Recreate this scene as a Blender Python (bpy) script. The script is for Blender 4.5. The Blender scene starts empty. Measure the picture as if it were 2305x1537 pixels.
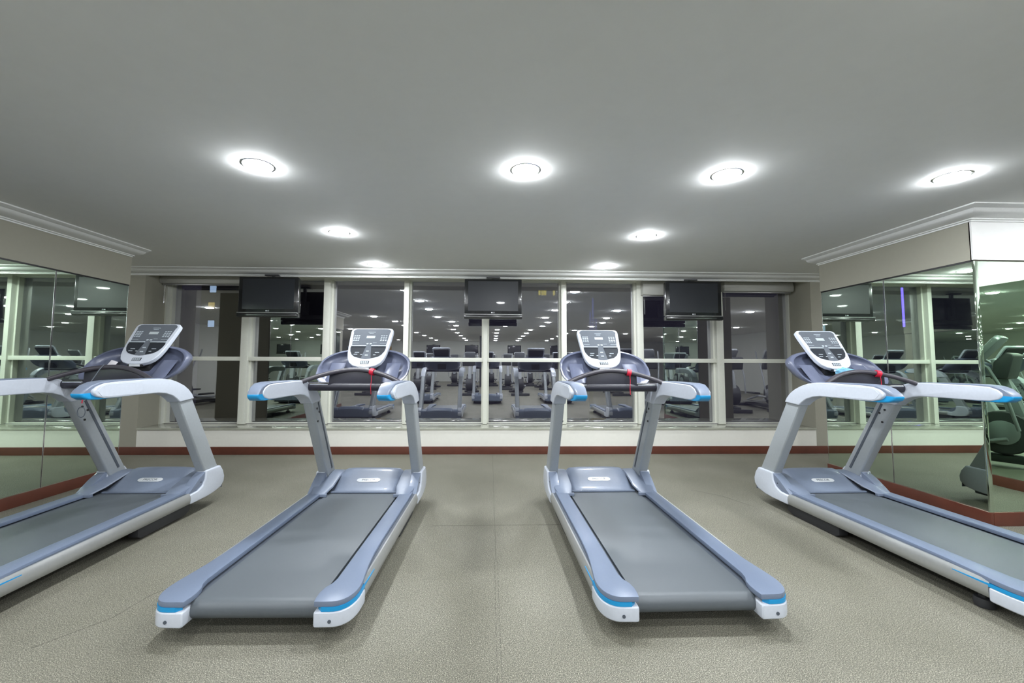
import bpy, bmesh, math, random
from mathutils import Vector, Matrix
random.seed(7)
sc = bpy.context.scene
C = bpy.data.collections.new('gym'); sc.collection.children.link(C)
PI = math.pi

# ------------------------------------------------------------------ materials
def mat(name, col, rough=.5, metal=0., coat=0., spec=.5, bump=None, emit=None, estr=0.):
    m = bpy.data.materials.new(name); m.use_nodes = True
    b = m.node_tree.nodes['Principled BSDF']
    b.inputs['Base Color'].default_value = (*col, 1)
    b.inputs['Roughness'].default_value = rough
    b.inputs['Metallic'].default_value = metal
    b.inputs['Coat Weight'].default_value = coat
    b.inputs['Specular IOR Level'].default_value = spec
    if emit:
        b.inputs['Emission Color'].default_value = (*emit, 1); b.inputs['Emission Strength'].default_value = estr
    nt = m.node_tree; N = nt.nodes; L = nt.links
    sc_, st, var = bump or (60, .04, .06)
    tc = N.new('ShaderNodeTexCoord'); nz = N.new('ShaderNodeTexNoise'); nz.inputs['Scale'].default_value = sc_
    nz.inputs['Detail'].default_value = 4
    L.new(tc.outputs['Object'], nz.inputs['Vector'])
    mr = N.new('ShaderNodeMapRange'); mr.inputs['To Min'].default_value = 1-var; mr.inputs['To Max'].default_value = 1+var
    L.new(nz.outputs['Fac'], mr.inputs['Value'])
    mx = N.new('ShaderNodeVectorMath'); mx.operation = 'SCALE'; mx.inputs[0].default_value = col
    L.new(mr.outputs['Result'], mx.inputs['Scale']); L.new(mx.outputs['Vector'], b.inputs['Base Color'])
    bp = N.new('ShaderNodeBump'); bp.inputs['Strength'].default_value = st; bp.inputs['Distance'].default_value = .002
    L.new(nz.outputs['Fac'], bp.inputs['Height']); L.new(bp.outputs['Normal'], b.inputs['Normal'])
    return m

M = {}
M['white'] = mat('white_plastic', (.56,.60,.68), .32, coat=.2)
M['grey_plastic'] = mat('slate_blue_plastic', (.17,.205,.28), .36, coat=.15)
M['pad'] = mat('step_pad', (.165,.205,.29), .34, bump=(240,.12,.08))
M['tray'] = mat('tray_plastic', (.11,.125,.19), .33, coat=.1)
M['alu'] = mat('brushed_aluminium', (.42,.43,.43), .38, .55)
M['upright'] = mat('upright_metal', (.36,.39,.415), .42, .15)
M['groove'] = mat('groove_dark', (.075,.09,.115), .5)
M['belt'] = mat('running_belt', (.098,.113,.128), .42, bump=(500,.15,.07))
M['black'] = mat('black_plastic', (.012,.012,.014), .35)
M['dark'] = mat('dark_rubber', (.03,.031,.035), .6)
M['bar'] = mat('grip_rubber', (.05,.046,.058), .38)
M['panel'] = mat('sensor_panel', (.022,.022,.034), .38)
M['blue'] = mat('cyan_trim', (.010,.29,.62), .3)
M['badge'] = mat('badge_silver', (.75,.78,.82), .3, .2)
M['face'] = mat('console_face', (.12,.135,.16), .26, coat=.4)
M['pocket'] = mat('console_pocket', (.022,.026,.034), .3)
M['key'] = mat('key_grey', (.42,.47,.52), .4)
M['screen'] = mat('lcd_window', (.45,.5,.52), .3)
M['red'] = mat('red_clip', (.55,.01,.04), .4)
M['chrome'] = mat('chrome', (.75,.76,.78), .15, 1.)
M['wall'] = mat('beige_paint', (.355,.345,.285), .7, bump=(30,.05,.03))
M['wallc'] = mat('cream_paint', (.82,.81,.75), .6, bump=(30,.05,.03))
M['wallw'] = mat('white_paint', (.80,.80,.79), .6, bump=(30,.05,.02))
M['wallg'] = mat('gym_wall_paint', (.56,.57,.54), .7, bump=(20,.05,.03))
M['ceil'] = mat('ceiling_paint', (.90,.91,.90), .8, bump=(12,.03,.02))
M['crown'] = mat('crown_paint', (.80,.81,.80), .7)
M['frame'] = mat('window_frame_paint', (.72,.73,.66), .4)
M['sill'] = mat('sill_marble', (.42,.43,.36), .14, coat=.5, bump=(14,.02,.25))
M['base'] = mat('baseboard_wood', (.115,.034,.021), .35, coat=.2, bump=(9,.05,.25))
M['tv'] = mat('tv_black', (.010,.011,.013), .22, coat=.3)
M['tvscreen'] = mat('tv_screen', (.016,.019,.026), .33, coat=.15)
M['silver'] = mat('silver_strip', (.42,.42,.42), .3, .7)
M['post'] = mat('dark_cladding', (.035,.033,.028), .5)
M['blind'] = mat('blind_fabric', (.43,.43,.40), .7, bump=(200,.1,.05))
M['fit'] = mat('elliptical_silver', (.36,.38,.41), .35, .3)
M['fitd'] = mat('elliptical_charcoal', (.05,.052,.058), .4)
M['cloth'] = mat('blue_cloth', (.16,.38,.55), .8, bump=(40,.5,.2))
M['tissue'] = mat('white_card', (.7,.68,.72), .7)
M['wood'] = mat('tan_door', (.45,.30,.12), .5)

def emission(name, col, s):
    m = bpy.data.materials.new(name); m.use_nodes = True; nt = m.node_tree; nt.nodes.clear()
    o = nt.nodes.new('ShaderNodeOutputMaterial'); e = nt.nodes.new('ShaderNodeEmission')
    e.inputs['Color'].default_value = (*col, 1); e.inputs['Strength'].default_value = s
    nt.links.new(e.outputs[0], o.inputs[0]); return m
LIGHT = 40.
M['lamp'] = emission('lamp_diffuser', (.93,.97,1.0), LIGHT*1.15)
M['lamp2'] = emission('lamp_diffuser_dim', (.95,.98,1.0), LIGHT*.85)
M['neon'] = emission('violet_neon', (.16,.10,.9), 1.1)
M['neon2'] = emission('blue_neon', (.10,.12,.5), .10)
M['win_cool'] = emission('lit_window_cool', (.45,.65,.8), .22)
M['win_warm'] = emission('lit_window_warm', (.7,.55,.12), .15)
M['gold'] = emission('gold_sign', (.7,.6,.10), .14)

def mirror_mat():
    m = bpy.data.materials.new('mirror_glass'); m.use_nodes = True; nt = m.node_tree; nt.nodes.clear()
    o = nt.nodes.new('ShaderNodeOutputMaterial'); g = nt.nodes.new('ShaderNodeBsdfGlossy')
    g.inputs['Color'].default_value = (.66,.79,.66,1); g.inputs['Roughness'].default_value = 0.
    nt.links.new(g.outputs[0], o.inputs[0]); return m
M['mirror'] = mirror_mat()
def glass_mat():
    m = bpy.data.materials.new('tinted_window_glass'); m.use_nodes = True; nt = m.node_tree; nt.nodes.clear()
    o = nt.nodes.new('ShaderNodeOutputMaterial'); g = nt.nodes.new('ShaderNodeBsdfGlossy')
    g.inputs['Color'].default_value = (.96,.97,.96,1); g.inputs['Roughness'].default_value = 0.
    t = nt.nodes.new('ShaderNodeBsdfTransparent'); t.inputs['Color'].default_value = (.75,.75,.82,1)
    x = nt.nodes.new('ShaderNodeMixShader'); fr = nt.nodes.new('ShaderNodeMath'); fr.operation = 'POWER'; fr.inputs[1].default_value = 4.
    lw = nt.nodes.new('ShaderNodeLayerWeight'); lw.inputs['Blend'].default_value = .5; nt.links.new(lw.outputs['Facing'], fr.inputs[0])
    ad = nt.nodes.new('ShaderNodeMath'); ad.operation = 'ADD'; ad.inputs[1].default_value = .34; ad.use_clamp = True
    nt.links.new(fr.outputs[0], ad.inputs[0]); nt.links.new(ad.outputs[0], x.inputs[0])
    nt.links.new(t.outputs[0], x.inputs[1]); nt.links.new(g.outputs[0], x.inputs[2]); nt.links.new(x.outputs[0], o.inputs[0])
    return m
M['glass'] = glass_mat()

def floor_mat():
    m = bpy.data.materials.new('speckled_rubber_floor'); m.use_nodes = True; nt = m.node_tree; N = nt.nodes; L = nt.links
    b = N['Principled BSDF']; tc = N.new('ShaderNodeTexCoord')
    n1 = N.new('ShaderNodeTexNoise'); n1.inputs['Scale'].default_value = 250; n1.inputs['Detail'].default_value = 3; n1.inputs['Roughness'].default_value = .75
    n2 = N.new('ShaderNodeTexNoise'); n2.inputs['Scale'].default_value = 1.3; n2.inputs['Detail'].default_value = 3
    v = N.new('ShaderNodeTexVoronoi'); v.inputs['Scale'].default_value = 260
    for n in (n1, n2, v): L.new(tc.outputs['Object'], n.inputs['Vector'])
    r = N.new('ShaderNodeValToRGB'); e = r.color_ramp.elements
    e[0].position = .33; e[0].color = (.022,.021,.016,1); e[1].position = .66; e[1].color = (.58,.56,.47,1)
    k = e.new(.44); k.color = (.088,.085,.066,1); k = e.new(.54); k.color = (.225,.22,.18,1)
    L.new(n1.outputs['Fac'], r.inputs['Fac'])
    r2 = N.new('ShaderNodeValToRGB'); e = r2.color_ramp.elements
    e[0].position = .35; e[0].color = (.86,.85,.80,1); e[1].position = .65; e[1].color = (1.08,1.07,1.05,1)
    L.new(n2.outputs['Fac'], r2.inputs['Fac'])
    mx = N.new('ShaderNodeMix'); mx.data_type = 'RGBA'; mx.blend_type = 'MULTIPLY'; mx.inputs[0].default_value = 1
    L.new(r.outputs[0], mx.inputs[6]); L.new(r2.outputs[0], mx.inputs[7])
    # dark grains
    th = N.new('ShaderNodeMath'); th.operation = 'LESS_THAN'; th.inputs[1].default_value = .16
    sep = N.new('ShaderNodeSeparateColor'); L.new(v.outputs['Color'], sep.inputs[0]); L.new(sep.outputs[0], th.inputs[0])
    mg = N.new('ShaderNodeMix'); mg.data_type = 'RGBA'; mg.inputs[7].default_value = (.10,.095,.08,1)
    sc2 = N.new('ShaderNodeMath'); sc2.operation = 'MULTIPLY'; sc2.inputs[1].default_value = .55
    L.new(th.outputs[0], sc2.inputs[0]); L.new(sc2.outputs[0], mg.inputs[0]); L.new(mx.outputs[2], mg.inputs[6])
    L.new(mg.outputs[2], b.inputs['Base Color'])
    b.inputs['Roughness'].default_value = .62
    bp = N.new('ShaderNodeBump'); bp.inputs['Strength'].default_value = .4; bp.inputs['Distance'].default_value = .003
    L.new(n1.outputs['Fac'], bp.inputs['Height']); L.new(bp.outputs['Normal'], b.inputs['Normal'])
    return m
M['floor'] = floor_mat()
M['seam'] = mat('floor_seam', (.10,.095,.08), .9)

# ------------------------------------------------------------------ mesh helpers
def finish(bm, ang=35):
    bmesh.ops.recalc_face_normals(bm, faces=bm.faces)
    lim = math.radians(ang)
    for f in bm.faces: f.smooth = True
    for e in bm.edges:
        if len(e.link_faces) == 2:
            e.smooth = e.calc_face_angle(0) < lim
        else: e.smooth = False
    return bm
def obj(name, bm, m, parent=None, ang=35):
    finish(bm, ang); me = bpy.data.meshes.new(name); bm.to_mesh(me); bm.free()
    o = bpy.data.objects.new(name, me); me.materials.append(m); C.objects.link(o)
    if parent: o.parent = parent
    return o
def tag(o, label, cat, group=None):
    o['label'] = label; o['category'] = cat
    if group: o['group'] = group
    return o
def thing(name, label, cat, loc=(0,0,0), rotz=0, group=None):
    o = bpy.data.objects.new(name, None); C.objects.link(o); o.empty_display_size = .1
    o.location = loc; o.rotation_euler = (0,0,rotz); return tag(o, label, cat, group)
def struct(name, bm, m, parent=None, ang=35):
    o = obj(name, bm, m, parent, ang)
    if not parent: o['kind'] = 'structure'
    return o
def bevel(bm, w, seg=2, faces=None):
    if w > 0:
        bmesh.ops.remove_doubles(bm, verts=bm.verts, dist=1e-5)
        ed = [e for e in bm.edges if len(e.link_faces) == 2 and e.calc_face_angle(0) > .5]
        bmesh.ops.bevel(bm, geom=ed, offset=w, segments=seg, affect='EDGES', profile=.6, clamp_overlap=True)
    return bm
def prism(poly, axis, a, b, bv=0, seg=2, bm=None):
    """polygon in the plane normal to axis, extruded a..b.  x: (y,z)  y: (x,z)  z: (x,y)"""
    t = bmesh.new()
    def P(p, h):
        if axis == 'x': return (h, p[0], p[1])
        if axis == 'y': return (p[0], h, p[1])
        return (p[0], p[1], h)
    A = [t.verts.new(P(p, a)) for p in poly]; B = [t.verts.new(P(p, b)) for p in poly]
    n = len(poly); t.faces.new(A); t.faces.new(B[::-1])
    for i in range(n): t.faces.new((A[i], B[i], B[(i+1) % n], A[(i+1) % n]))
    bmesh.ops.recalc_face_normals(t, faces=t.faces)
    bevel(t, bv, seg)
    return join(bm, t)
def join(bm, t):
    if bm is None: return t
    me = bpy.data.meshes.new('t'); t.to_mesh(me); t.free(); bm.from_mesh(me); bpy.data.meshes.remove(me); return bm
def box(x0, x1, y0, y1, z0, z1, bv=0, bm=None, seg=2):
    return prism([(x0,y0),(x1,y0),(x1,y1),(x0,y1)], 'z', z0, z1, bv, seg, bm)
def tube(pts, r, n=10, bm=None, rads=None, cap=True):
    t = bmesh.new(); P = [Vector(p) for p in pts]; rings = []
    up = Vector((0,0,1)); prev = None
    for i, p in enumerate(P):
        d = (P[min(i+1, len(P)-1)] - P[max(i-1, 0)]).normalized()
        a = prev if prev is not None else (Vector((1,0,0)) if abs(d.x) < .9 else up)
        u = (a - d*a.dot(d)).normalized(); v = d.cross(u); prev = u
        rr = rads[i] if rads else r
        rings.append([t.verts.new(p + rr*(math.cos(2*PI*k/n)*u + math.sin(2*PI*k/n)*v)) for k in range(n)])
    for i in range(len(rings)-1):
        for k in range(n): t.faces.new((rings[i][k], rings[i][(k+1)%n], rings[i+1][(k+1)%n], rings[i+1][k]))
    if cap: t.faces.new(rings[0][::-1]); t.faces.new(rings[-1])
    return join(bm, t)
def loft(rings, closed=True, cap0=False, cap1=False, bm=None):
    t = bmesh.new(); R = [[t.verts.new(p) for p in r] for r in rings]; n = len(R[0])
    for i in range(len(R)-1):
        for k in range(n if closed else n-1):
            try: t.faces.new((R[i][k], R[i][(k+1)%n], R[i+1][(k+1)%n], R[i+1][k]))
            except ValueError: pass
    if cap0: t.faces.new(R[0][::-1])
    if cap1: t.faces.new(R[-1])
    return join(bm, t)
def mirx(bm):
    for v in bm.verts: v.co.x *= -1
    return bm
def side(bm, s): return mirx(bm) if s < 0 else bm
def xf(bm, mtx):
    bm.transform(mtx); return bm
def disc(cx, cy, cz, r, h, n=24, axis='z', bm=None, bv=0):
    poly = [(r*math.cos(2*PI*k/n), r*math.sin(2*PI*k/n)) for k in range(n)]
    if axis == 'z': return prism([(cx+p[0], cy+p[1]) for p in poly], 'z', cz, cz+h, bv, 2, bm)
    if axis == 'x': return prism([(cy+p[0], cz+p[1]) for p in poly], 'x', cx, cx+h, bv, 2, bm)
    return prism([(cx+p[0], cz+p[1]) for p in poly], 'y', cy, cy+h, bv, 2, bm)
def text_bm(s, size, extr=.0006):
    cu = bpy.data.curves.new('t', 'FONT'); cu.body = s; cu.size = size; cu.extrude = extr
    cu.align_x = 'CENTER'; cu.align_y = 'CENTER'
    o = bpy.data.objects.new('t', cu); C.objects.link(o)
    bpy.context.view_layer.update()
    me = bpy.data.meshes.new_from_object(o.evaluated_get(bpy.context.evaluated_depsgraph_get()))
    bm = bmesh.new(); bm.from_mesh(me); bpy.data.meshes.remove(me); bpy.data.objects.remove(o); bpy.data.curves.remove(cu)
    return bm
def dup(root, loc, rotz, label, group=None):
    r = root.copy(); C.objects.link(r); r.location = loc; r.rotation_euler = (0,0,rotz); r['label'] = label
    if group: r['group'] = group
    for ch in list(root.children):
        c = ch.copy(); C.objects.link(c); c.parent = r
        for g in list(ch.children):
            d = g.copy(); C.objects.link(d); d.parent = c
    return r

# ------------------------------------------------------------------ room dimensions (metres)
ZC = 2.37
XL, XR = -3.838, 3.71
D1, D, D2 = 4.587, 5.555, 3.078
ZM = 1.983      # mirror top
ZB = .0994      # baseboard top
YW = 5.90       # mullion faces
YG = 6.03       # glass
ZS = .3326      # sill
XO0, XO1 = -4.465, 4.345   # window opening
TH = -.003      # the window wall is not quite square to the side walls
def bk(bm):     # swing the window wall about its middle
    return xf(bm, Matrix.Translation((0, D, 0)) @ Matrix.Rotation(TH, 4, 'Z') @ Matrix.Translation((0, -D, 0)))

XFAR0, XFAR1, YFAR = -9.5, 10.5, -13.
struct('floor', box(XFAR0, XFAR1, YFAR, 6.3, -.06, 0), M['floor'])
struct('ceiling', box(XFAR0, XFAR1, YFAR, 6.3, ZC, ZC+.06), M['ceil'])
# floor seams
bm = box(.044, .046, 2.6, 5.5, .0, .0008)
for xs_ in (.036, .053):        # interlocking tile edge: two dashed lines
    y = -1.5
    while y < 2.6:
        l = random.uniform(.015,.05); box(xs_, xs_+.0022, y, y+l, .0, .0008, 0, bm); y += l+random.uniform(.008,.022)
box(-.40, .36, 3.178, 3.180, 0, .0008, 0, bm); box(.36, .52, 3.174, 3.180, 0, .0008, 0, bm)
for (pts, w) in [([(.05,4.3),(.25,4.22),(.42,4.25)], .0), ([(.46,3.2),(.6,3.3),(.76,3.22)], .0), ([(1.9,4.0),(2.1,3.8),(2.2,3.55)], .0012),
                 ([(-1.9,1.9),(-1.75,2.1),(-1.72,2.3),(-1.6,2.5)], .0012), ([(.2,1.9),(.2,2.4)], .0)]:
    if w:
        for i in range(len(pts)-1):
            a = Vector((*pts[i], 0)); b = Vector((*pts[i+1], 0)); n = (b-a).cross(Vector((0,0,1))).normalized()*w
            q = [a-n, b-n, b+n, a+n]; prism([(v.x, v.y) for v in q], 'z', 0, .0008, 0, 1, bm)
struct('trim_1', bm, M['seam'])

# free-standing mirrored blocks left and right; the gym runs on past both of them
XBL, XBR = -4.74, 4.34
struct('wall_left', box(XBL, XL-.02, 1.0, D1-.004, 0, ZC), M['wall'])
struct('trim_2', box(XL-.02, XL, 1.0, D1, ZM+.012, ZC), M['wall'])
struct('trim_3', box(XR, XR+.02, D2+.012, D1, ZM+.012, ZC), M['wall'])
struct('wall_right', box(XR+.02, XBR, D2+.02, D1-.004, 0, ZC), M['wall'])
struct('trim_4', box(XR+.0, XBR, D2, D2+.02, ZM+.012, ZC), M['wallw'])
XM2 = 5.0
struct('wall_right_near', box(XM2+.02, XM2+.16, 1.0, 2.7, 0, ZC), M['wallw'])

def baseboard(name, x0, x1, y0, y1):
    struct(name, box(x0, x1, y0, y1, 0, ZB, .004), M['base'])
baseboard('baseboard_left', XL-.02, XL+.004, 1.0, D1)
baseboard('baseboard_right', XR-.004, XR+.02, D2-.004, D1)
baseboard('baseboard_pillar', XR+.02, XBR, D2-.006, D2+.02)
baseboard('baseboard_right_near', XM2-.004, XM2+.02, 1.0, 2.7)

# mirrors: bevelled panels fixed to the walls
def mirror(name, x0, x1, y0, y1, z0, z1, label, grp='wall mirror panels'):
    t = thing(name, label, 'mirror', ((x0+x1)/2, (y0+y1)/2, z0), 0, grp)
    cx, cy, cz = t.location
    o = obj('glass_sheet', box(x0-cx, x1-cx, y0-cy, y1-cy, 0, z1-z0, .0), M['mirror'], t)
    # bright ground edge on both vertical ends
    if x1-x0 < y1-y0:
        es = [box(x0-cx-.001, x1-cx+.001, y0-cy, y0-cy+.004, 0, z1-z0), box(x0-cx-.001, x1-cx+.001, y1-cy-.004, y1-cy, 0, z1-z0)]
    else:
        es = [box(x0-cx, x0-cx+.004, y0-cy-.001, y1-cy+.001, 0, z1-z0), box(x1-cx-.004, x1-cx, y0-cy-.001, y1-cy+.001, 0, z1-z0)]
    for e in es: obj('ground_edge', e, M['chrome'], t)
    return t
mirror('wall_mirror', XL-.018, XL-.012, 3.834, D1, ZB, ZM, 'tall mirror panel on the left wall, next to the window end')
mirror('wall_mirror', XL-.018, XL-.012, 1.2, 3.830, ZB, ZM, 'tall mirror panel on the left wall, cut by the photo edge')
mirror('wall_mirror', XR+.012, XR+.018, 3.838, D1, ZB, ZM, 'tall mirror panel on the right wall, next to the window end')
mirror('wall_mirror', XR+.012, XR+.018, D2+.012, 3.834, ZB, ZM, 'tall mirror panel on the right wall, next to the pillar corner')
mirror('wall_mirror', XR+.03, XBR, D2+.006, D2+.012, ZB, ZM, 'mirror panel on the pillar face under the bright white wall')
mirror('wall_mirror', XM2+.012, XM2+.018, 1.86, 2.7, ZB, ZM, 'mirror panel on the near right side wall, seen only reflected, nearer the pillar')
mirror('wall_mirror', XM2+.012, XM2+.018, 1.0, 1.856, ZB, ZM, 'mirror panel on the near right side wall, seen only reflected, farther from the pillar')
# mirror channel shadows along the top and the mirror corner strip
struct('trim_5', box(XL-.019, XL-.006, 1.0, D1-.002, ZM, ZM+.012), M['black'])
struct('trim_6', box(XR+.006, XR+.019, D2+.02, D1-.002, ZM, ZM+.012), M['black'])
struct('trim_7', box(XR-.002, XR+.03, D2-.002, D2+.012, ZB, ZM, .003), M['mirror'])

# crown mouldings: profile (distance from wall, drop below ceiling)
CP = [(0,0),(.20,0),(.20,.010),(.185,.013),(.165,.022),(.150,.022),(.135,.038),(.115,.047),(.085,.052),(.055,.056),(.03,.058),(.03,.066),(.012,.068),(.012,.078),(0,.078)]
def crown_y(name, x, s, y0, y1, m='crown'): struct(name, prism([(x+s*p[0], ZC-p[1]) for p in CP], 'y', y0, y1), M[m], ang=25)
crown_y('trim_8', XL, 1, 1.0, D1)
struct('trim_9', loft([[(XR-p[0], D1, ZC-p[1]) for p in CP], [(XR-p[0], D2-p[0], ZC-p[1]) for p in CP], [(XBR, D2-p[0], ZC-p[1]) for p in CP]], cap0=True, cap1=True), M['crown'], ang=25)
bm = bk(prism([(D-p[0], ZC-p[1]) for p in CP], 'x', XFAR0, XFAR1)); struct('trim_10', bm, M['crown'], ang=25)

# window wall: pilasters, sill wall, header
def bbox(*a, **k): return bk(box(*a, **k))
struct('wall_back', join(join(bbox(XO0, XO1, D, D+.5, 0, ZS-.02), bbox(XO0, XO1, D+.02, D+.6, 2.352, ZC)), bbox(XO0, XO1, D+.001, D+.02, 2.293, ZC)), M['wallc'])
struct('wall_back_left', bbox(XFAR0, XO0, D, 6.2, 0, ZC), M['wall'])
struct('wall_back_right', bbox(XO1, XFAR1, D, 6.2, 0, ZC), M['wall'])
struct('baseboard_back', bbox(XFAR0, XFAR1, D-.016, D, 0, ZB, .004), M['base'])
struct('trim_11', bbox(XO0, XO1, D-.012, YW+.02, ZS-.022, ZS, bv=.003), M['sill'])
# window bays: frame + glass per bay, mullion posts
MU = [(-4.50,-4.44),(-3.425,-3.325),(-2.315,-2.225),(-1.198,-1.135),(-.094,-.034),(1.005,1.070),(2.085,2.175),(3.225,3.325),(4.355,4.42)]
WT = 2.352
bm = bbox(MU[0][0], MU[0][1], YW, YW+.16, ZS, WT)
for a, b in MU[1:]: join(bm, bbox(a, b, YW, YW+.16, ZS, WT, bv=.006))
join(bm, bbox(MU[0][0], MU[-1][1], YW+.02, YW+.16, WT-.018, WT))
struct('trim_12', bm, M['frame'])
for i in range(8):
    a, b = MU[i][1], MU[i+1][0]
    f = bbox(a, b, YW+.06, YW+.15, ZS, ZS+.012)
    join(f, bbox(a, b, YW+.02, YW+.15, 1.190, 1.246, bv=.004))
    join(f, bbox(a, a+.022, YW+.07, YW+.15, ZS, WT)); join(f, bbox(b-.022, b, YW+.07, YW+.15, ZS, WT)); join(f, bbox(a, b, YW+.07, YW+.15, WT-.022, WT))
    w = struct('window_%d' % (i+1), f, M['frame'])
    p = obj('pane', bbox(a+.01, b-.01, YG, YG+.006, ZS+.02, WT-.01), M['glass'], w)

# roller blinds rolled up under the header
def blind(x0, x1, z0, label):
    t = thing('roller_blind', label, 'blind', ((x0+x1)/2, YW-.06, z0), 0, 'roller blinds over the windows')
    h = 2.345-z0; w = (x1-x0)/2
    obj('blind_roll', prism([(-.045,.012),(-.055,.03),(-.06,h*.5),(-.05,h*.85),(-.02,h),(.05,h),(.05,.012)], 'x', -w, w, .006), M['blind'], t)
    obj('hem_bar', box(-w+.01, w-.01, -.012, .012, -.008, .014, .004), M['silver'], t)
    obj('bead_chain', tube([(-w+.03,.0,.0),(-w+.03,-.005,-.25),(-w+.036,-.005,-.26),(-w+.042,0,0)], .002, 6), M['chrome'], t)
blind(-4.46, -3.34, 2.222, 'pale roller blind rolled up over the leftmost window')
blind(2.14, 3.24, 2.125, 'pale roller blind behind the rightmost television, hanging slightly lower than the others')
blind(3.30, 4.30, 2.190, 'pale roller blind rolled up over the rightmost window')

# ------------------------------------------------------------------ televisions
def make_tv():
    t = thing('television', '', 'television', (0,0,0), 0, 'televisions hung before the windows')
    w = .372
    obj('cabinet', prism([(-.005,.052),(-.005,.52),(.075,.50),(.09,.06)], 'x', -w, w, .008), M['tv'], t)
    s = obj('screen', box(-.325, .325, -.0075, -.004, .105, .492), M['tvscreen'], t)
    obj('silver_strip', box(-w-.004, w+.004, -.03, .02, .050, .060, .003), M['silver'], t)
    obj('speaker_bar', prism([(-.028,.012),(-.028,.05),(.07,.05),(.07,.0),(-.01,.0)], 'x', -w-.004, w+.004, .004), M['tv'], t)
    lg = text_bm('LG', .022); xf(lg, Matrix.Translation((.006, -.0085, .080)) @ Matrix.Rotation(PI/2, 4, 'X'))
    join(lg, disc(-.018, -.0092, .080, .008, .001, 16, 'y'))
    obj('logo', lg, M['badge'], t)
    br = box(-.06, .06, .06, .12, .15, .35, .005); box(-.02, .02, .10, .14, .20, .56, .004, br)
    box(-.09, .09, .06, .2, .545, .56, .003, br); box(-.3, .3, .07, .10, .09, .14, .003, br)
    obj('mount_bracket', br, M['dark'], t)
    return t
tv = make_tv()
YT, ZT = 5.455, 1.748
tv.location = (-2.835, YT, ZT); tv['label'] = 'black flat television above the second treadmill from the left'
dup(tv, (.040, YT, ZT), 0, 'black flat television in the middle of the window wall')
dup(tv, (2.690, YT, ZT), 0, 'black flat television above the third treadmill, right part of window wall')

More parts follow.
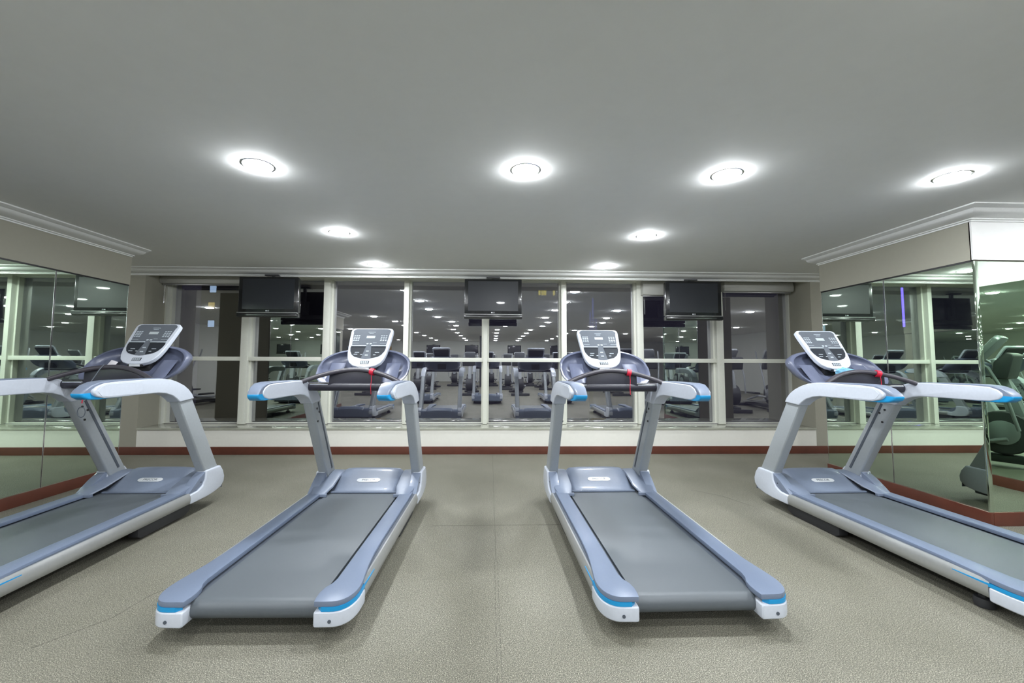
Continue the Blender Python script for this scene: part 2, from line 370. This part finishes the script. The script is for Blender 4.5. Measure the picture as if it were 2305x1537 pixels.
# ------------------------------------------------------------------ treadmill
def rail_curve(n=10):       # outer plan outline round the rear corner, from the side to the rear
    pts = []
    for k in range(n+1):
        a = k/n*PI/2
        pts.append((.345+.100*math.cos(a)**.8 if k < n else .345, .125-.135*math.sin(a)**.9))
    return pts
def make_treadmill():
    t = thing('treadmill', '', 'treadmill', (0,0,0), 0, 'grey and white treadmills facing the windows')
    rc = rail_curve()
    # running belt
    st = [(1.62,.157),(.075,.157)] + [(.075-.042*math.sin(a), .115+.042*math.cos(a)) for a in [PI*k/10 for k in range(1,10)]] + [(.075,.073),(1.62,.073)]
    obj('running_belt', prism(st, 'x', -.281, .281), M['belt'], t)
    fr = box(.286, .400, .12, 1.80, .088, .148, .0); box(-.400, -.286, .12, 1.80, .088, .148, 0, fr); box(.395, .428, .12, 1.80, .088, .166, 0, fr); box(-.428, -.395, .12, 1.80, .088, .166, 0, fr)
    for y in (.4, .95, 1.45): box(-.27, .27, y, y+.06, .045, .072, 0, fr)
    box(-.36, .36, 1.55, 1.86, .05, .16, .01, fr)
    obj('deck_frame', fr, M['groove'], t)
    for s in (-1, 1):
        # aluminium rail
        sec = [(.415,.086),(.430,.083),(.442,.095),(.4465,.12),(.444,.145),(.436,.160),(.432,.1665),(.424,.1665),(.415,.160)]
        obj('side_rail', side(prism(sec, 'y', .185, 1.50), s), M['alu'], t, 50)
        # rear cap, white, wraps the rear corner
        cap = [(.4475,.185)] + [(x+.002, y) for x, y in rc] + [(.280,-.012),(.280,.06),(.284,.10),(.286,.185)]
        c = prism(cap, 'z', .072, .139, .014, 3)
        cp = obj('rear_cap', side(c, s), M['white'], t)
        obj('screw', side(disc(.352, -.0125, .100, .0075, .010, 12, 'y'), s), M['groove'], cp)
        # cyan strip between cap and pad
        o1 = [(.4435,.34)] + [(x-.001, y+.002) for x, y in rc] + [(.315,-.008)]
        i1 = [(p[0]-.02, p[1]+.02) for p in o1][::-1]; i1[-1] = (.425,.34)
        bmz = prism(o1+i1, 'z', .139, .1565)
        for v in bmz.verts:          # the strip tapers out along the rail
            if v.co.y > .2 and v.co.z > .15: v.co.z = .150
        obj('cyan_strip', side(bmz, s), M['blue'], t)
        # step pad
        pad = [(.405,1.50),(.405,.62),(.409,.45),(.418,.33),(.430,.235),(.439,.17)] + [(x-.003, y+.004) for x, y in rc] + [(.281,-.006),(.276,.03),(.276,.07),(.284,.11),(.302,.145),(.311,.19),(.311,1.50)]
        pd = prism(pad, 'z', .156, .180, .005, 2)
        obj('step_pad', side(pd, s), M['pad'], t)
        # front elbow
        el = [(1.672,.292),(1.850,.292),(1.886,.245),(1.906,.19),(1.902,.145),(1.862,.108),(1.77,.090),(1.68,.083),(1.50,.083),(1.495,.158),(1.58,.162),(1.635,.185),(1.665,.23)]
        obj('front_elbow', side(prism(el, 'x', .362, .447, .014, 3), s), M['white'], t)
        ins = [(1.485,.160),(1.60,.160),(1.655,.19),(1.676,.235),(1.682,.288),(1.60,.245)]
        ip = obj('inset_panel', side(prism(ins, 'x', .36, .434, .004), s), M['grey_plastic'], t)
        obj('bolt', side(disc(.4335, 1.625, .215, .004, .003, 10, 'x'), s), M['black'], ip)
        # upright
        up = [(1.700,.235),(1.866,.235),(1.493,.892),(1.348,.882)]
        u = obj('upright', side(prism(up, 'x', .352, .430, .014, 3), s), M['upright'], t)
        d = Vector((-.3345, .602)).normalized(); b0 = Vector((1.755,.287))
        nrm = Vector((d.y, -d.x))
        q = [b0+nrm*.012, b0+nrm*.030, b0+nrm*.030+d*.66, b0+nrm*.012+d*.66]
        obj('channel', side(prism([(p.x, p.y) for p in q], 'x', .349, .353), s), M['groove'], u)
        for (yy, zz) in ((1.43,.83),(1.475,.80),(1.455,.73)): obj('bolt', side(disc(.347, yy, zz, .008, .006, 10, 'x'), s), M['black'], u)
        # handrail: grey core with nose, white shell on both sides
        core = [(1.16,1.060),(1.0,1.064),(.78,1.066),(.71,1.060),(.662,1.043),(.625,1.015),(.610,.995),(.620,.977),(.650,.962),(.70,.957),(1.0,.960),(1.16,.962)]
        cb = prism(core, 'x', .352, .440, .018, 3)
        geom = cb.verts[:]+cb.edges[:]+cb.faces[:]
        bmesh.ops.bisect_plane(cb, geom=geom, dist=1e-5, plane_co=(0,0,1.000), plane_no=(0,0,1))
        geom = cb.verts[:]+cb.edges[:]+cb.faces[:]
        bmesh.ops.bisect_plane(cb, geom=geom, dist=1e-5, plane_co=(0,.84,0), plane_no=(0,1,0))
        for v_ in cb.verts:
            if v_.co.y < .76 and v_.co.x > .38: v_.co.x -= .030*((.76-v_.co.y)/.17)**2
        blu = cb.copy()
        def sel(f): c_ = f.calc_center_median(); return c_.z < 1.0 and c_.y < .84
        bmesh.ops.delete(blu, geom=[f for f in blu.faces if not sel(f)], context='FACES')
        bmesh.ops.delete(cb, geom=[f for f in cb.faces if sel(f)], context='FACES')
        h = obj('grip_nose', side(cb, s), M['grey_plastic'], t)
        obj('cyan_tip', side(blu, s), M['blue'], h)
        shell = [(1.496,.886),(1.470,.925),(1.432,.962),(1.385,.993),(1.32,1.022),(1.25,1.044),(1.17,1.056),(1.05,1.058),(.80,1.056),(.73,1.052),(.685,1.036),(.662,1.016),(.662,.996),(.682,.976),(.73,.963),(.80,.960),(1.0,.960),(1.14,.958),(1.21,.948),(1.27,.928),(1.315,.900),(1.346,.874)]
        hr = obj('handrail', side(prism(shell, 'x', .347, .446, .010, 3), s), M['white'], t)
        pan = [(1.00,1.035),(.985,1.045),(.75,1.045),(.71,1.035),(.683,1.008),(.71,.978),(.75,.970),(.965,.970),(.985,.98),(1.0,1.0)]
        pn = prism(pan, 'x', .4445, .4475, .001, 1); obj('side_inlay', side(pn, s), M['white'], hr)
        # supports under the rail
        obj('front_wheel_housing', side(prism([(1.07,.02),(1.10,.0),(1.50,.0),(1.56,.025),(1.56,.07),(1.53,.088),(1.07,.088)], 'x', .335, .405, .012, 2), s), M['dark'], t)
        ft = disc(.36, .27, 0, .04, .045, 20, 'z', None, .008); box(.345,.375,.255,.285,.04,.09,0,ft)
        obj('levelling_foot', side(ft, s), M['dark'], t)
    # motor hood: raised centre sheet and two low side wings
    def zc_(y):
        if y <= 1.80:
            k = max(0, min(1, (y-1.535)/(1.80-1.535))); return .172 + .118*(k**1.35*.55 + (k*k*(3-2*k))*.45)
        k = min(1, (y-1.80)/.10); return .290 - .045*k*k
    ys = [1.535,1.545,1.57,1.60,1.64,1.68,1.72,1.76,1.79,1.82,1.845,1.865,1.882,1.893,1.899]
    xs = [-.285,-.272,-.255,-.238,-.222,-.16,-.08,0,.08,.16,.222,.238,.255,.272,.285]
    rings = []
    for y in ys:
        row = []
        sh = .05*max(0,(y-1.60)/.30)
        for x in xs:
            e = max(0, (abs(x)-.222)/.063); z = zc_(y) - .030*e*e*(3-2*e) - .016*max(0,(y-1.62)/.2)**2*(abs(x)/.285)**4
            xx = x*(1-.0*sh)
            row.append((xx, y, z))
        rings.append(row)
    for z in (.225,.19,.15,.11,.095): rings.append([(x, 1.902, z) for x in xs])
    hd = loft(rings, closed=False)
    lip = box(-.262, .262, 1.530, 1.55, .160, .1715, .002); join(hd, lip)
    for s in (-1, 1):
        yy = [1.440,1.448,1.50,1.56,1.62,1.68,1.74,1.80,1.85,1.880,1.893]
        rr = []
        for y in yy:
            z = .178 + .085*max(0, min(1, (y-1.44)/.32))
            if y > 1.85: z -= .03*((y-1.85)/.043)**2
            x1 = .385 + .045*min(1, max(0, (y-1.44)/.16)); x0 = .255 if y > 1.535 else .262+.02*(1.535-y)/.1
            row = [(s*x0, y, z-.012), (s*(x0+.006), y, z-.003), (s*(x0+.02), y, z), (s*((x0+x1)/2), y, z+.002), (s*(x1-.012), y, z), (s*(x1-.003), y, z-.004), (s*x1, y, z-.02)]
            rr.append(row)
        for z in (.20,.15,.095): rr.append([(p[0], 1.898, z) for p in rr[-1]])
        w_ = loft(rr, closed=False)
        fl = [(s*p[0][0], 0, 0) for p in rr]
        join(hd, w_)
        join(hd, box(min(s*.262,s*.385), max(s*.262,s*.385), 1.437, 1.46, .158, .179, .002))
    hood = obj('motor_hood', hd, M['grey_plastic'], t, 34)
    bd = [(.1,.0),(.092,.014),(.075,.02),(-.075,.02),(-.092,.014),(-.1,0),(-.092,-.014),(-.075,-.02),(.075,-.02),(.092,-.014)]
    Mb = Matrix.Translation((0,1.665,zc_(1.665)+.0005)) @ Matrix.Rotation(math.atan((zc_(1.69)-zc_(1.64))/.05), 4, 'X')
    obj('badge', xf(prism(bd, 'z', 0, .003, .001), Mb), M['badge'], hood)
    obj('badge_lettering', xf(text_bm('PRECOR', .030, .0004), Mb @ Matrix.Translation((0,0,.0034))), M['groove'], hood)
    # sensor crossbar
    arc = [(-.372+.744*k/16, 1.17+.10*math.sin(PI*k/16), 1.040+.092*math.sin(PI*k/16)**.9 if 0 < k < 16 else 1.040) for k in range(17)]
    obj('crossbar', tube(arc, .0165, 12), M['bar'], t)
    pp = [(-.185,.980),(.185,.980),(.200,1.0),(.195,1.095),(.16,1.115),(.08,1.128),(0,1.132),(-.08,1.128),(-.16,1.115),(-.195,1.095),(-.200,1.0)]
    pb = prism(pp, 'y', 1.265, 1.31, .006); tube([(-.35,1.285,1.008),(.35,1.285,1.008)], .033, 14, pb)
    obj('sensor_panel', pb, M['panel'], t)
    for s in (-1, 1):
        obj('grip_plate', side(tube([(.20,1.262,1.024),(.335,1.262,1.024)], .009, 10), s), M['chrome'], t)
    # cup holder tray: bowl of nested rings leaning towards the runner
    n = 44
    def ring(a, zb, scx, dy, zc0=1.145):
        out = []
        for k in range(n):
            th = 2*PI*k/n; ca, sa = math.cos(th), math.sin(th); e = 2/3.4
            x = a*math.copysign(abs(ca)**e, ca); z = zb*math.copysign(abs(sa)**e, sa)
            if z > 0: x *= 1-.20*(z/zb)**2
            if z < 0: x *= 1-.10*(z/zb)**2
            z = zc0+z*scx
            out.append((x, 1.335+(z-1.02)*1.0+dy, z))
        return out
    rg = [ring(.330,.125,1,.13), ring(.360,.143,1,.06), ring(.370,.149,1,.014), ring(.366,.147,1,-.004), ring(.352,.136,1,0.0), ring(.345,.122,1,.03), ring(.30,.10,1,.070), ring(.20,.075,1,.088), ring(.08,.04,1,.092)]
    tr = loft(rg, closed=True, cap0=True, cap1=True)
    tray = obj('cup_holder_tray', tr, M['tray'], t, 60)
    for s in (-1, 1):
        cu = []
        for j in range(7):
            z = 1.03+.15*j/6; row = []
            for k in range(9):
                a = PI*(.08+.84*k/8); row.append((.225+.058*math.cos(a), 1.375+(z-1.02)*.98-.030*math.sin(a)*(1-.75*j/6), z))
            rr_ = row; cu.append(rr_)
        obj('cup_recess', side(loft(cu, closed=False), s), M['tray'], tray)
    obj('console_neck', join(box(-.085, .085, 1.50, 1.58, 1.03, 1.22, .01), box(-.055, .055, 1.46, 1.51, 1.125, 1.15, .003)), M['black'], t)
    lb = box(-.04, .04, 1.456, 1.461, 1.130, 1.146, .001); obj('neck_label', lb, M['badge'], t)
    # console
    v = Vector((0,.25,.335)).normalized(); nn = Vector((0,-v.z,v.y)); o0 = Vector((0,1.450,1.150))
    Mc = Matrix(((1,0,0,0),(0,v.y,nn.y,o0.y),(0,v.z,nn.z,o0.z),(0,0,0,1)))
    def outl(inset, vb, vt=.402):
        half = [(0,vb),(.05,vb+.003),(.095,vb+.018),(.128,vb+.045),(.148,vb+.085),(.160,vb+.135),(.168,vb+.20),(.175,vb+.28),(.180,vt-.04),(.178,vt-.018),(.165,vt-.004),(.145,vt)]
        half = [(max(0,x-inset) if x > 0 else 0, y) for x, y in half if y <= vt]
        return half + [(-x, y) for x, y in half[::-1] if x > 0]
    body = prism(outl(0,0), 'z', -.034, 0, .008, 3); con = obj('console', xf(body, Mc), M['white'], t)
    back = [(x*.86, .04+y*.86) for x, y in outl(0,0)]
    obj('console_back', xf(prism(back, 'z', -.062, -.030, .012, 2), Mc), M['dark'], con)
    obj('face_panel', xf(prism(outl(.020,.078,.392), 'z', 0, .0016, .0006, 1), Mc), M['face'], con)
    for s in (-1, 1):
        pk = [(.022,.205),(.143,.205),(.147,.19),(.140,.155),(.122,.122),(.095,.100),(.060,.090),(.040,.089)]
        obj('lower_display', xf(side(prism(pk, 'z', .0014, .0026), s), Mc), M['pocket'], con)
        led = box(.022, .147, .2045, .2135, .0016, .007, .001); obj('display_ledge', xf(side(led, s), Mc), M['key'], con)
    ks = box(-.146, -.089, .258, .326, .0006, .00158)
    for i in range(4):
        for j in range(3): ks = box(-.142+j*.018, -.129+j*.018, .262+i*.017, .271+i*.017, .0012, .0034, 0, ks)
    obj('number_pad', xf(ks, Mc @ Matrix.Translation((0,0,0))), M['key'], con)
    ks = box(.081, .142, .258, .325, .0006, .00158)
    for i in range(4):
        for j in range(3): ks = box(.085+j*.020, .098+j*.020, .262+i*.017, .270+i*.017, .0012, .0034, 0, ks)
    obj('program_pad', xf(ks, Mc), M['key'], con)
    for (a, b, c, d) in [(-.03,.03,.352,.357),(-.02,.02,.338,.342),(-.022,-.006,.225,.238),(.004,.022,.225,.238),(-.012,.012,.11,.12),(-.012,.012,.15,.16),(-.1,-.065,.14,.146),(-.105,-.075,.12,.126),(.065,.1,.14,.146),(.055,.075,.115,.121),(-.05,-.035,.118,.124),(.03,.06,.24,.243),(-.14,-.09,.235,.238),(.09,.14,.235,.238)]:
        obj('button', xf(box(a, b, c, d, .0016, .0038), Mc), M['key'], con)
    obj('upper_display', xf(box(-.036, .036, .290, .316, .0016, .003), Mc), M['screen'], con)
    obj('keypad', xf(box(-.034, .034, .030, .058, 0, .002, .0005), Mc), M['pocket'], con)
    kk = None
    for i in range(2):
        for j in range(4): kk = box(-.029+j*.0155, -.018+j*.0155, .033+i*.012, .042+i*.012, .002, .003, 0, kk)
    obj('keypad_buttons', xf(kk, Mc), M['key'], con)
    # red safety clip and cord on the crossbar
    obj('safety_clip', tube([(.116,1.259,1.121),(.146,1.253,1.115)], .0255, 14), M['red'], t)
    cd = tube([(.130,1.235,1.10),(.132,1.232,1.06),(.129,1.232,1.00),(.132,1.234,.955)], .0022, 6)
    obj('safety_cord', cd, M['red'], t)
    for ch in t.children_recursive:
        if ch.type == 'MESH':
            for v_ in ch.data.vertices: v_.co.x *= .972
    return t

TM = make_treadmill()
YR = 1.895
grpT = 'grey and white treadmills facing the windows'
TM.location = (-1.012, YR, 0); TM.rotation_euler = (0,0,-.017); TM['label'] = 'second treadmill from the left, standing just left of the floor seam'
dup(TM, (.930, YR, 0), .008, 'third treadmill from the left, standing just right of the floor seam')
t4 = dup(TM, (2.815, 1.83, 0), .022, 'rightmost treadmill, beside the mirrored right wall, with blue cloth in its tray')
t1 = dup(TM, (-2.700, YR-.03, 0), 0, 'leftmost treadmill, beside the mirrored left wall, with long hanging safety cord')
t1.rotation_euler.x = .012
for ch in list(t1.children):
    if ch.name.startswith('safety_c'): bpy.data.objects.remove(ch)
cd = tube([(-.05,1.262,1.15),(-.052,1.235,1.12),(-.055,1.15,1.0),(-.058,1.12,.90)], .003, 6)
lp = [(-.058+.026*math.sin(2*PI*k/16), 1.12, .865-.035+.035*math.cos(2*PI*k/16)*1.0) for k in range(17)]
tube(lp, .0025, 6, cd)
obj('safety_cord', cd, M['groove'], t1)
obj('safety_tie', tube([(-.054,1.17,1.02),(-.058,1.125,.93),(-.057,1.12,.89)], .0034, 6), M['red'], t1)

def crumple(name, label, cat, loc, sx, sy, sz, m, seed):
    random.seed(seed); b = bmesh.new(); bmesh.ops.create_icosphere(b, subdivisions=3, radius=1)
    for v_ in b.verts:
        k = 1+random.uniform(-.22,.22); v_.co = Vector((v_.co.x*sx*k, v_.co.y*sy*k, max(v_.co.z, -.35)*sz*k))
    o = obj(name, b, m, None, 60); o.location = loc; tag(o, label, cat); return o
crumple('folded_cloth', 'crumpled light blue cloth in the tray under the rightmost console', 'cloth', (2.77, 1.83+1.38, 1.125), .075, .03, .036, M['cloth'], 3)
bm = xf(box(-.028, .028, -.003, .003, -.022, .022, .001), Matrix.Rotation(-.5, 4, 'X') @ Matrix.Rotation(.3, 4, 'Y'))
o = obj('paper_card', bm, M['tissue']); o.location = (-2.70-.165, YR+1.42, 1.17)
tag(o, 'small white card in the tray of the leftmost treadmill', 'card')

# second row round the photographer, seen only in the glass
G2 = 'treadmills of the second row, seen mirrored in the windows'
for (x, y) in ((-.10, -1.72), (1.95, -1.75), (-2.05, -1.75)):
    dup(TM, (x, y, 0), 0, {-.10:'treadmill of the second row, mirrored in the middle window bays', 1.95:'treadmill of the second row, mirrored right of the middle bays', -2.05:'treadmill of the second row, mirrored left of the middle bays'}[x], G2)
dup(TM, (-5.9, -3.6, 0), 0, 'treadmill farthest left behind the photographer, seen only mirrored', G2)

# ------------------------------------------------------------------ elliptical trainers, seen only mirrored
def make_elliptical():
    t = thing('elliptical_trainer', '', 'elliptical trainer', (0,0,0), 0, 'elliptical trainers behind the photographer')
    obj('base_frame', join(box(-.32,.32,.62,.72,.0,.09,.02), join(box(-.07,.07,-1.0,.7,.05,.14,.02), box(-.28,.28,-1.05,-.95,0,.08,.02))), M['fitd'], t)
    sh = [(.25*math.cos(2*PI*k/24)+.35, .25*math.sin(2*PI*k/24)+.40) for k in range(24)]
    obj('flywheel_shroud', prism(sh, 'x', -.13, .13, .03, 3), M['fitd'], t)
    obj('flywheel_cap', disc(-.14, .35, .40, .14, .28, 24, 'x', None, .01), M['fit'], t)
    obj('mast', prism([(.42,.35),(.58,.35),(.36,1.25),(.28,1.25)], 'x', -.06, .06, .02), M['fit'], t)
    Mc = Matrix.Translation((0,.26,1.36)) @ Matrix.Rotation(math.radians(52), 4, 'X')
    con = obj('console', xf(prism([(-.17,-.16),(-.11,-.20),(.11,-.20),(.17,-.16),(.19,.16),(.16,.2),(-.16,.2),(-.19,.16)], 'z', -.03, .03, .012), Mc), M['fit'], t)
    obj('console_face', xf(box(-.145,.145,-.13,.16,.028,.033,.003), Mc), M['face'], con)
    obj('rear_tray', prism([(.30,1.02),(.44,1.02),(.50,1.30),(.44,1.33),(.34,1.22)], 'x', -.26, .26, .03, 3), M['fitd'], t)
    for s in (-1, 1):
        obj('handlebar', side(tube([(.27,.50,.45),(.29,.42,.85),(.28,.30,1.15),(.25,.08,1.32),(.23,.0,1.48)], .017, 10), s), M['fit'], t)
        obj('ramp', side(prism([(-.95,.10),(.25,.20),(.25,.26),(-.95,.14)], 'x', .08, .15, .01), s), M['alu'], t)
        obj('pedal_arm', side(tube([(.20,.40,.34),(.20,.0,.22 if s > 0 else .34),(.20,-.55,.20)], .025, 10), s), M['fit'], t)
        obj('foot_pedal', side(box(.12,.28,-.45,-.05,.27 if s > 0 else .38,.31 if s > 0 else .42,.015), s), M['dark'], t)
    return t
EL = make_elliptical()
GE = 'elliptical trainers behind the photographer'
EL.location = (4.15, 1.05, 0); EL.rotation_euler = (0,0,.5); EL['label'] = 'silver and charcoal elliptical trainer in the right foreground corner, seen in the pillar mirror'
rows = [(-3.4, [-4.4,-2.6,-.75,1.0,2.8,4.6,6.6]), (-6.4, [-6.2,-4.3,-2.6,-.9,.7,2.3,4.0,5.8,8.0]), (-9.0, [-7.5,-3.6,-1.8,.0,1.9,3.7])]
for r, (y, xx) in enumerate(rows):
    for x in xx:
        dup(EL, (x, y, 0), random.uniform(-.05,.05), 'elliptical trainer in the %s row behind the photographer, seen mirrored in the glass' % ('near','middle','far')[r],
            GE + ', %s row' % ('near','middle','far')[r])

for x, y, l in [(-6.6,.2,'elliptical trainer left of the mirrored block, mirrored in the leftmost window'),(-7.9,.6,'elliptical trainer farther left of the mirrored block, mirrored in the leftmost window'),(5.9,1.5,'elliptical trainer right of the mirrored block, mirrored in the rightmost window'),(7.1,1.3,'elliptical trainer farther right of the mirrored block, mirrored in the rightmost window')]:
    dup(EL, (x, y, 0), .1, l, GE + ', side aisles')
# far gym walls
struct('wall_far', box(XFAR0, XFAR1, YFAR-.1, YFAR, 0, ZC), M['wallg'])
struct('wall_far_left', box(XFAR0-.1, XFAR0, YFAR, 6.2, 0, ZC), M['wallg'])
struct('wall_far_right', box(XFAR1, XFAR1+.1, YFAR, 6.2, 0, ZC), M['wallg'])
bm = box(-.55,-.15,-8.0,-7.6,0,ZC); struct('wall_column', bm, M['fitd'])
for k, x in enumerate((-3.2, -1.1, 1.25, 3.6)):
    dup(tv, (x, -11.2, 1.55), PI, 'television at the far end of the gym, seen only mirrored', 'far televisions')
struct('door_1', box(-6.9,-5.9,YFAR,YFAR+.04,0,2.05,.01), M['wood'])
struct('door_2', box(6.0,7.0,YFAR,YFAR+.04,0,2.05,.01), M['wood'])

# ------------------------------------------------------------------ downlights
def make_light():
    t = thing('ceiling_light', '', 'ceiling light', (0,0,ZC), 0, '')
    n = 32; rg = []
    for (r, z) in ((.080,-.0005),(.083,-.0035),(.090,-.003),(.094,-.001),(.094,0.0)):
        rg.append([(r*math.cos(2*PI*k/n), r*math.sin(2*PI*k/n), z) for k in range(n)])
    obj('chrome_ring', loft(rg), M['chrome'], t, 60)
    rg = [[(r*math.cos(2*PI*k/n), r*math.sin(2*PI*k/n), z) for k in range(n)] for r, z in ((.080,-.0005),(.080,-.005),(.072,-.012),(.05,-.017),(.02,-.019))]
    obj('diffuser', loft(rg, cap1=True), M['lamp'], t, 60)
    return t
LT = make_light(); LG = 'round downlights over the front treadmills'
LT.location = (-1.403, 2.52, ZC); LT['label'] = 'large bright downlight above the second treadmill, nearest left'; LT['group'] = LG
for x, y, l in [(.212,2.515,'bright downlight nearest the middle of the ceiling'), (1.474,2.522,'bright downlight above the third treadmill, nearest row'),
                (2.90,2.492,'tilted looking downlight with chrome ring at far right'), (-1.384,3.85,'mid distance downlight left of the middle television'),
                (1.451,3.82,'mid distance downlight right of the middle television'), (-1.41,5.14,'small downlight by the left crown moulding over the windows'),
                (1.414,5.09,'small downlight by the right crown moulding over the windows')]:
    dup(LT, (x, y, ZC), 0, l, LG)
GB = 'downlights behind the photographer'; i = 0
back = [(4.35, 2.25)] + [(x, y) for x in (-8.3,-6.3,6.0,8.2) for y in (2.5,4.2)]
for y in (.85, -.5, -1.9, -3.6, -5.4, -7.4, -9.6, -11.6):
    for x in (-7.4,-5.2,-3.1,-1.42,.21,1.45,3.1,5.6,8.0):
        if y > -.6 and abs(x) > 3.5: continue
        if y > 0 and x == .21 : continue
        if abs(x) > 5.5 and y < -9: continue
        back.append((x + (.25 if int(y*10) % 2 else 0), y))
dim = LT.children[1].data.copy() if LT.children[1].name.startswith('diff') else LT.children[0].data.copy()
dim.materials[0] = M['lamp2']
for x, y in back:
    r = dup(LT, (x, y, ZC), 0, 'round downlight in the gym behind the photographer, seen only mirrored', GB)
    if y < 1.5:
        for ch in r.children:
            if ch.name.startswith('diffuser'): ch.data = dim

# ------------------------------------------------------------------ night outside
t = thing('office_tower', 'dark tower outside with three lit windows, left window bay', 'building', (-26, 46, -30))
obj('tower_body', box(-5,5,0,8,0,62), M['post'], t)
def px(u, v, Y):   # place lights on the far facade
    return ((u-1102.6)/950*Y, 1.2-(v-812.8)/950*Y)
for (u, v, m) in ((488,656,'win_cool'),(486,693,'win_warm'),(487,733,'win_cool')):
    X, Z = px(u, v, 46); obj('lit_window', box(X+26-.32, X+26+.32, -.05, .02, Z+30-.35, Z+30+.35), M[m], t)
t = thing('lit_mast', 'distant mast outlined in blue violet light outside the right middle window', 'tower', (14, 60, -30))
for (u, v0, v1) in ((1337,668,760),(1331,700,760),(1344,715,760)):
    X, Z1 = px(u, v0, 60); _, Z0 = px(u, v1, 60)
    obj('light_line', box(X-14-.07, X-14+.07, -.1, .1, Z0+30, Z1+30), M['neon2'], t)
obj('mast_body', box(.2,.8,.15,.6,0,33), M['post'], t)
t = thing('neon_tube', 'tall violet neon line outside, reflected in the right wall mirror', 'neon light', (-53.56, 60, 0))
obj('light_line', box(-.09, .09, -.1, .1, 6.5, 12.6), M['neon'], t)
t = thing('gold_sign', 'small gold lit sign outside, right of the middle television', 'sign', (8.2, 60, 8))
for (u, w) in ((1215,.15),(1221,.12),(1227,.22),(1248,.14)):
    X, Z = px(u, 657, 60); obj('sign_stroke', box(X-8.2-w, X-8.2+w, -.05, .05, Z-8-.35, Z-8+.35), M['gold'], t)

# world: dark blue night
w = bpy.data.worlds.new('night'); sc.world = w; w.use_nodes = True
bg = w.node_tree.nodes['Background']; bg.inputs['Color'].default_value = (.0045,.0042,.0062,1); bg.inputs['Strength'].default_value = 1.

# ------------------------------------------------------------------ camera
f, pi_, ya, ro, cx, cy = 950., .0646, .033, .0044, 1134., 751.4
cam = bpy.data.cameras.new('camera'); co = bpy.data.objects.new('camera', cam); C.objects.link(co); sc.camera = co
cam.sensor_width = 36; cam.lens = f/2305*36; cam.shift_x = (1152.5-cx)/2305; cam.shift_y = (cy-768.5)/2305
R1 = Matrix(((math.cos(ya), -math.sin(ya), 0), (math.sin(ya), math.cos(ya), 0), (0,0,1)))
R2 = Matrix(((1,0,0), (0, math.cos(pi_), math.sin(pi_)), (0, -math.sin(pi_), math.cos(pi_))))
R3 = Matrix(((math.cos(ro), 0, math.sin(ro)), (0,1,0), (-math.sin(ro), 0, math.cos(ro))))
W = R3 @ R2 @ R1      # world -> (right, forward, up)
right, fwd, up = W[0], W[1], W[2]
m3 = Matrix((right, up, -fwd)).transposed()
co.matrix_world = Matrix.Translation((0,0,1.2)) @ m3.to_4x4()
cam.clip_start = .02; cam.clip_end = 300

sc.view_settings.view_transform = 'Standard'; sc.view_settings.look = 'None'; sc.view_settings.gamma = 1
sc.view_settings.use_curve_mapping = False
sc.view_settings.exposure = 3.05
cy_ = sc.cycles
cy_.use_denoising = True; cy_.max_bounces = 10; cy_.diffuse_bounces = 5; cy_.glossy_bounces = 6; cy_.transparent_max_bounces = 8
cy_.sample_clamp_indirect = 6.; cy_.use_light_tree = True; cy_.caustics_reflective = False
